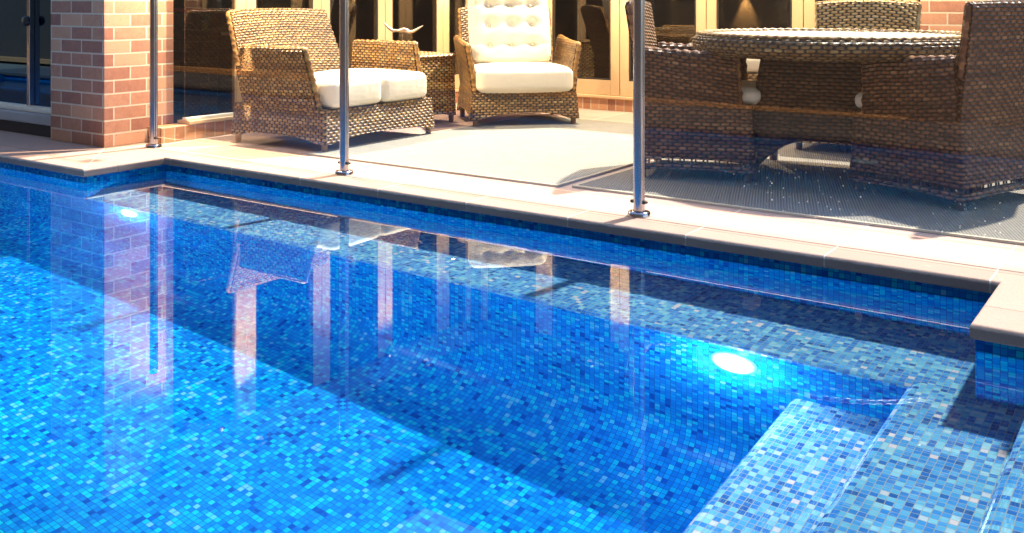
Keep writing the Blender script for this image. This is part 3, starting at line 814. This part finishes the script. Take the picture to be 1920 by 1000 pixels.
def cushion(w, d, h, r=.045, bulge=.02, n=18, tuft=None):
    """soft block, x depth w, y width d, z height h, base centre at origin"""
    bm = bmesh.new(); bmesh.ops.create_cube(bm, size=2)
    bmesh.ops.subdivide_edges(bm, edges=bm.edges[:], cuts=n, use_grid_fill=True)
    hx, hy, hz = w / 2, d / 2, h / 2
    for v in bm.verts:
        q = v.co.copy()
        # push samples towards edges so the rounding has enough faces
        q = Vector(tuple(math.copysign(abs(c) ** .75, c) for c in q))
        p = Vector((q.x * hx, q.y * hy, q.z * hz))
        rr = min(r, hz * .98)
        c = Vector((max(-hx + rr, min(hx - rr, p.x)), max(-hy + rr, min(hy - rr, p.y)), max(-hz + rr, min(hz - rr, p.z))))
        dlt = p - c
        o_ = c + (dlt.normalized() * rr if dlt.length > 1e-6 else dlt)
        fx, fy, fz = max(0, 1 - q.x ** 2), max(0, 1 - q.y ** 2), max(0, 1 - q.z ** 2)
        if abs(q.z) > .98: o_.z += math.copysign(bulge * (fx * fy) ** .6, q.z)
        if abs(q.x) > .98: o_.x += math.copysign(bulge * .5 * (fy * fz) ** .6, q.x)
        if abs(q.y) > .98: o_.y += math.copysign(bulge * .5 * (fx * fz) ** .6, q.y)
        if tuft and q.z > .5:
            dep = 0
            for (bx, by) in tuft:
                dd = ((o_.x - bx) ** 2 + (o_.y - by) ** 2)
                dep += .040 * math.exp(-dd / .0016) + .014 * math.exp(-abs(o_.x - bx) / .014) * math.exp(-(o_.y - by) ** 2 / .030)
            o_.z -= min(dep, .05) * min(1, (q.z - .5) * 2.2)
        v.co = o_ + Vector((0, 0, hz))
    mb = MB(); mb.addbm(bm); return mb
def piping(w, d, z, r, pr=.005):
    b = MB(); hx, hy = w / 2, d / 2; out, acc = rrect(hx, hy, r, .05)
    b.tube([(p.x, p.y, z) for p in out], pr, 6, cap=False); return b

def leg_mb(x, y, z1, r0=.020, r1=.026):
    b = MB(); b.tube([(x, y, 0), (x, y, .012), (x, y, z1 * .6), (x, y, z1)], [r0 * .8, r0, r0 * 1.05, r1], 12); return b

def wicker_seat(name, P, wick, ropem, legm):
    e = empty(name, (0, 0, 0))
    hx, hy, zb, zl = P['hx'], P['hy'], P['zb'], P['zl']
    b = MB(); skirt(b, hx, hy, zl, zb, P['arch'], P.get('flare', .02), lattice=P.get('lattice'))
    mk('base', b, wick, e, True)
    for sx in (-1, 1):
        for sy in (-1, 1): mk('leg', leg_mb(sx * (hx - .025), sy * (hy - .025), zl + .05), legm, e, True)
    za, ax0, ax1, lean = P['za'], P['ax0'], P['ax1'], P['alean']
    T = P['t']
    for sy in (-1, 1):
        def S(u, v, sy=sy):
            x = ax0 + (ax1 - ax0 + P.get('afwd', 0) * (1 - v)) * u
            top = za + P.get('arise', 0) * (1 - u) ** 2 - P.get('adrop', .0) * u ** 4
            y = sy * (hy - T / 2 + lean * v ** 1.3)
            return (x, y, zb - .02 + (top - zb + .02) * v)
        b = MB()
        slab(b, (lambda u, v: S(u, v)) if sy > 0 else (lambda u, v: S(1 - u, v)), T, 18, 12)
        arm = mk('arm', b, wick, e, True)
        b = MB(); rope(b, [S(u / 14, 1.0) for u in range(15)] + [S(1.0, 1 - k / 8) for k in range(1, 9)], P.get('rr', .017))
        b.v = [v + Vector((.004, 0, .012)) for v in b.v]
        mk('braid', b, ropem, arm, True)
    # back
    bz0, bz1, bx0, bx1, bw0, bw1, cv = P['bz0'], P['bz1'], P['bx0'], P['bx1'], P['bw0'], P['bw1'], P.get('bcurve', .03)
    def B(u, v):
        w = bw0 + (bw1 - bw0) * v; s = 2 * u - 1
        x = bx0 + (bx1 - bx0) * v - cv * (1 - s * s) + P.get('bcrest', 0)
        z = bz0 + (bz1 - bz0) * v + P.get('crown', .012) * v * (1 - s * s)
        return (x, -w * s, z)
    b = MB(); slab(b, B, T, 22, 16); bk = mk('backrest', b, wick, e, True)
    b = MB(); rope(b, [B(0, k / 10) for k in range(4, 11)] + [B(k / 20, 1) for k in range(1, 21)] + [B(1, 1 - k / 10) for k in range(1, 7)], P.get('rr', .017))
    b.v = [v + Vector((0, 0, .006)) for v in b.v]
    mk('braid', b, ropem, bk, True)
    return e

# --- loveseat (faces +X)
PS = dict(hx=.43, hy=.525, zb=.265, zl=.055, arch=.035, za=.625, ax0=-.33, ax1=.26, alean=.03, t=.055, arise=.0, adrop=.0, afwd=.10,
          bz0=.26, bz1=.855, bx0=-.34, bx1=-.575, bw0=.49, bw1=.445, bcurve=.03, crown=.01)
sofa = wicker_seat('wicker_loveseat', PS, M['lounge'], M['honey_rope'], M['leg_honey'])
for sy in (-1, 1):
    c = mk('seat_cushion', cushion(.69, .458, .175, .04, .022), M['cream'], sofa, True); c.location = (.095, sy * .2315, .268)
    mk('piping', piping(.685, .453, .140, .045), M['piping'], c, True)
sofa.location = (-4.845, 4.815, 0); sofa.rotation_euler.z = math.radians(0)
tag(sofa, 'honey wicker loveseat with two thick cream seat cushions', 'loveseat')

# --- armchair
PA = dict(hx=.37, hy=.40, zb=.26, zl=.055, arch=.05, za=.60, ax0=-.30, ax1=.31, alean=.055, t=.05, arise=.04, adrop=.0, afwd=.02,
          bz0=.24, bz1=.86, bx0=-.30, bx1=-.49, bw0=.37, bw1=.375, bcurve=.03, crown=.02)
arm = wicker_seat('wicker_armchair', PA, M['lounge'], M['honey_rope'], M['leg_honey'])
c = mk('seat_cushion', cushion(.65, .73, .175, .045, .025), M['cream'], arm, True); c.location = (.085, 0, .262)
mk('piping', piping(.645, .725, .138, .05), M['piping'], c, True)
tf = [(x, y) for x in (-.16, .0, .16) for y in (-.17, 0, .17)]
bc = mk('back_cushion', cushion(.60, .63, .13, .05, .03, 44, tf), M['cream'], arm, True)
bc.location = (-.235, -.02, .715); bc.rotation_euler = (0, math.radians(72), 0)
for k in range(9):
    b = MB(); b.lathe([(0, .008), (.008, .006), (.012, 0)], 10, (tf[k][0], tf[k][1], .118)); mk('button', b, M['piping'], bc, True)
arm.location = (-4.395, 6.33, 0); arm.rotation_euler.z = math.radians(-44)
tag(arm, 'honey wicker armchair with buttoned cream back cushion', 'armchair')

# --- dining chairs
PD = dict(hx=.30, hy=.315, zb=.405, zl=.055, arch=.012, flare=.015, lattice=(.09, .155), za=.655, ax0=-.27, ax1=.215, alean=.022, t=.05, arise=.02, adrop=.01, afwd=.015,
          bz0=.39, bz1=.915, bx0=-.255, bx1=-.335, bw0=.30, bw1=.325, bcurve=.03, crown=.012, rr=.016)
dc = wicker_seat('dining_chair', PD, M['dining'], M['brown_rope'], M['leg_brown'])
c = mk('seat_cushion', cushion(.56, .525, .085, .038, .012), M['cream'], dc, True); c.location = (.055, 0, .405)
def place_chair(o, p_front, p_rear, near_left, label):
    """stand a chair so its near side runs from rear leg to front leg"""
    a, b_ = Vector(p_rear), Vector(p_front); f_ = (b_ - a).normalized(); l_ = Vector((-f_.y, f_.x))
    mid = (a + b_) / 2; c_ = mid + l_ * (.29 if not near_left else -.29)
    o.location = (c_.x, c_.y, 0); o.rotation_euler.z = math.atan2(f_.y, f_.x)
    tag(o, label, 'dining chair', 'wicker chairs round the table')
place_chair(dc, (-1.90, 4.845), (-2.43, 4.665), False, 'brown wicker dining chair behind the steel post, turned away from the armchair')
d2 = copy_tree(dc); place_chair(d2, (-1.385, 4.95), (-.865, 4.735), True, 'nearest brown wicker dining chair behind splash marked glass')
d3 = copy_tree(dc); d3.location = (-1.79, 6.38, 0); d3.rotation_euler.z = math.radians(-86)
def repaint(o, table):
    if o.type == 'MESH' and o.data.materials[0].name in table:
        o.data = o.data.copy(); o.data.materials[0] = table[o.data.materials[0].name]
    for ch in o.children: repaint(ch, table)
repaint(d3, {'brown_wicker': M['pale'], 'brown_rope': M['painted_lit_rope']})
tag(d3, 'wicker dining chair beyond the table, recoloured pale to look sunlit', 'dining chair', 'wicker chairs round the table')

# --- dining table
tb = empty('dining_table', (-1.63, 5.34, 0), math.radians(12), 'round brown wicker dining table with pale top', 'table')
R = .735; zt = .763
b = MB(); b.lathe([(0, zt - .006), (R - .07, zt - .006), (R - .055, zt - .004)], 72); mk('table_top', b, M['table_top'], tb, True)
pr = [(R - .12, zt - .105), (R - .02, zt - .105)] + [(R - .04 + .045 * math.cos(math.radians(a)), zt - .05 + .055 * math.sin(math.radians(a))) for a in range(-80, 106, 15)] + [(R - .058, zt - .004)]
b = MB(); b.lathe(pr, 96); mk('rim', b, M['table'], tb, True)
b = MB(); rope(b, [((R - .03) * math.cos(2 * PI * k / 80), (R - .03) * math.sin(2 * PI * k / 80), zt + .001) for k in range(81)], .012, .05); mk('braid', b, M['honey_rope'], tb, True)
b = MB()
skirt(b, .33, .33, .075, zt - .10, .16, .085, lid=False, r=.05)
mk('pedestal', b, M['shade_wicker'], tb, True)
for sx in (-1, 1):
    for sy in (-1, 1): mk('leg', leg_mb(sx * .355, sy * .355, .16, .024, .03), M['leg_brown'], tb, True)

# --- footstool by the doors
fs = empty('wicker_footstool', (-2.80, 6.98, 0), math.radians(30), 'low footstool with cream cushion, glimpsed between dining chair and table base', 'footstool')
b = MB(); skirt(b, .25, .25, .24, .42, .01, .004); mk('base', b, M['lounge'], fs, True)
c = mk('seat_cushion', cushion(.50, .50, .13, .04, .015), M['cream'], fs, True); c.location = (0, 0, .42)
for sx in (-1, 1):
    for sy in (-1, 1): mk('leg', leg_mb(sx * .21, sy * .21, .26), M['leg_honey'], fs, True)

# --- side table with sculpture and candle holder
st = empty('side_table', (-5.03, 5.79, 0), math.radians(-12), 'square honey wicker side table between loveseat and armchair', 'side table')
b = MB(); skirt(b, .245, .265, .055, .515, .02, .012); mk('base', b, M['lit_honey'], st, True)
b = MB(); b.box((-.255, -.275, .515), (.255, .275, .535), .006); mk('table_top', b, M['lit_honey'], st)
b = MB(); o_, a_ = rrect(.25, .27, .03, .03); rope(b, [(p.x, p.y, .518) for p in o_], .013); mk('braid', b, M['honey_rope'], st, True)
for sx in (-1, 1):
    for sy in (-1, 1): mk('leg', leg_mb(sx * .22, sy * .24, .10), M['leg_honey'], st, True)

def proj_pt(px, py, d):   # point seen at photo pixel px,py, d metres ahead
    r_ = (px - 960) / 1840 * d; th = math.radians(35)
    return Vector((math.cos(th) * r_ - math.sin(th) * d, math.sin(th) * r_ + math.cos(th) * d, .95 - py / 1840 * d))
base = Vector((-5.02, 5.70, .536))
sp = empty('bird_sculpture', base, math.radians(35), 'pewter bird sculpture with spread wings on a thin stem', 'sculpture')
k_ = 7.5 / 1840
def bp(px, py): return ((px - 766) * k_, 0, .95 - base.z - py * k_)
def bq(px, py, y=0.0): q = bp(px, py); return (q[0], y, q[2])
b = MB(); b.tube([bq(766, 101), bq(766, 62)], .005, 8); mk('stem', b, M['steel'], sp, True)
b = MB(); b.lathe([(0, .012), (.03, .010), (.042, .0)], 24); mk('foot', b, M['pewter'], sp, True)
b = MB(); b.tube([bq(756, 58, -.01), bq(762, 57), bq(769, 56.5), bq(776, 58, .01), bq(782, 60, .015)], [.004, .014, .017, .012, .003], 12); mk('body', b, M['pewter'], sp, True)
b = MB(); b.tube([bq(764, 59), bq(756, 58), bq(748, 58.5), bq(741, 54), bq(735, 48), bq(730, 42)], [.010, .010, .012, .011, .008, .003], 10); mk('wing', b, M['pewter'], sp, True)
b = MB(); b.tube([bq(770, 59), bq(779, 61), bq(787, 59), bq(796, 54), bq(805, 48.5)], [.010, .013, .012, .009, .003], 10); mk('wing', b, M['pewter'], sp, True)
cd = MB(); bm = bmesh.new(); bmesh.ops.create_icosphere(bm, subdivisions=1, radius=.034); 
for v in bm.verts: v.co.z = max(v.co.z, -.026) + .026
cd.addbm(bm)
tag(mk('candle_holder', cd, M['amber']), 'faceted amber candle holder on the side table', 'candle holder').location = (-4.90, 5.66, .536)

# ---------------------------------------------------------------- LIGHT, SKY, CAMERA
w = bpy.data.worlds.new('World'); sc.world = w; w.use_nodes = True
nt = w.node_tree; bg = nt.nodes['Background']
sky = nt.nodes.new('ShaderNodeTexSky'); sky.sky_type = 'NISHITA'; sky.sun_disc = False
sky.sun_elevation = math.radians(SUN_EL); sky.sun_rotation = math.radians(SUN_AZ)
nt.links.new(sky.outputs[0], bg.inputs[0]); bg.inputs[1].default_value = .15
L = bpy.data.lights.new('sun', 'SUN'); L.energy = 5.0; L.angle = math.radians(1.5); L.color = (1, .92, .78)
L.cycles.is_caustics_light = True
so = bpy.data.objects.new('sun', L); COL.objects.link(so); so.location = (0, 10, 20)
el, az = math.radians(SUN_EL), math.radians(SUN_AZ)
sd = Vector((math.sin(az) * math.cos(el), math.cos(az) * math.cos(el), math.sin(el)))
so.rotation_euler = sd.to_track_quat('Z', 'Y').to_euler()

cam = bpy.data.cameras.new('camera'); co = bpy.data.objects.new('camera', cam); COL.objects.link(co)
co.location = (0, 0, .95); co.rotation_euler = (math.radians(90), 0, math.radians(35))
cam.sensor_width = 36; cam.lens = 36 * 1840 / 1920; cam.shift_y = -500 / 1920; cam.clip_start = .05; cam.clip_end = 1000
sc.camera = co

sc.view_settings.view_transform = 'Standard'; sc.view_settings.look = 'None'
sc.view_settings.exposure = 1.15; sc.view_settings.gamma = 1
cy = sc.cycles
cy.use_denoising = True; cy.max_bounces = 14; cy.diffuse_bounces = 5; cy.glossy_bounces = 6; cy.transmission_bounces = 10; cy.transparent_max_bounces = 24
cy.caustics_refractive = True; cy.caustics_reflective = True; cy.blur_glossy = .3; cy.sample_clamp_indirect = 6
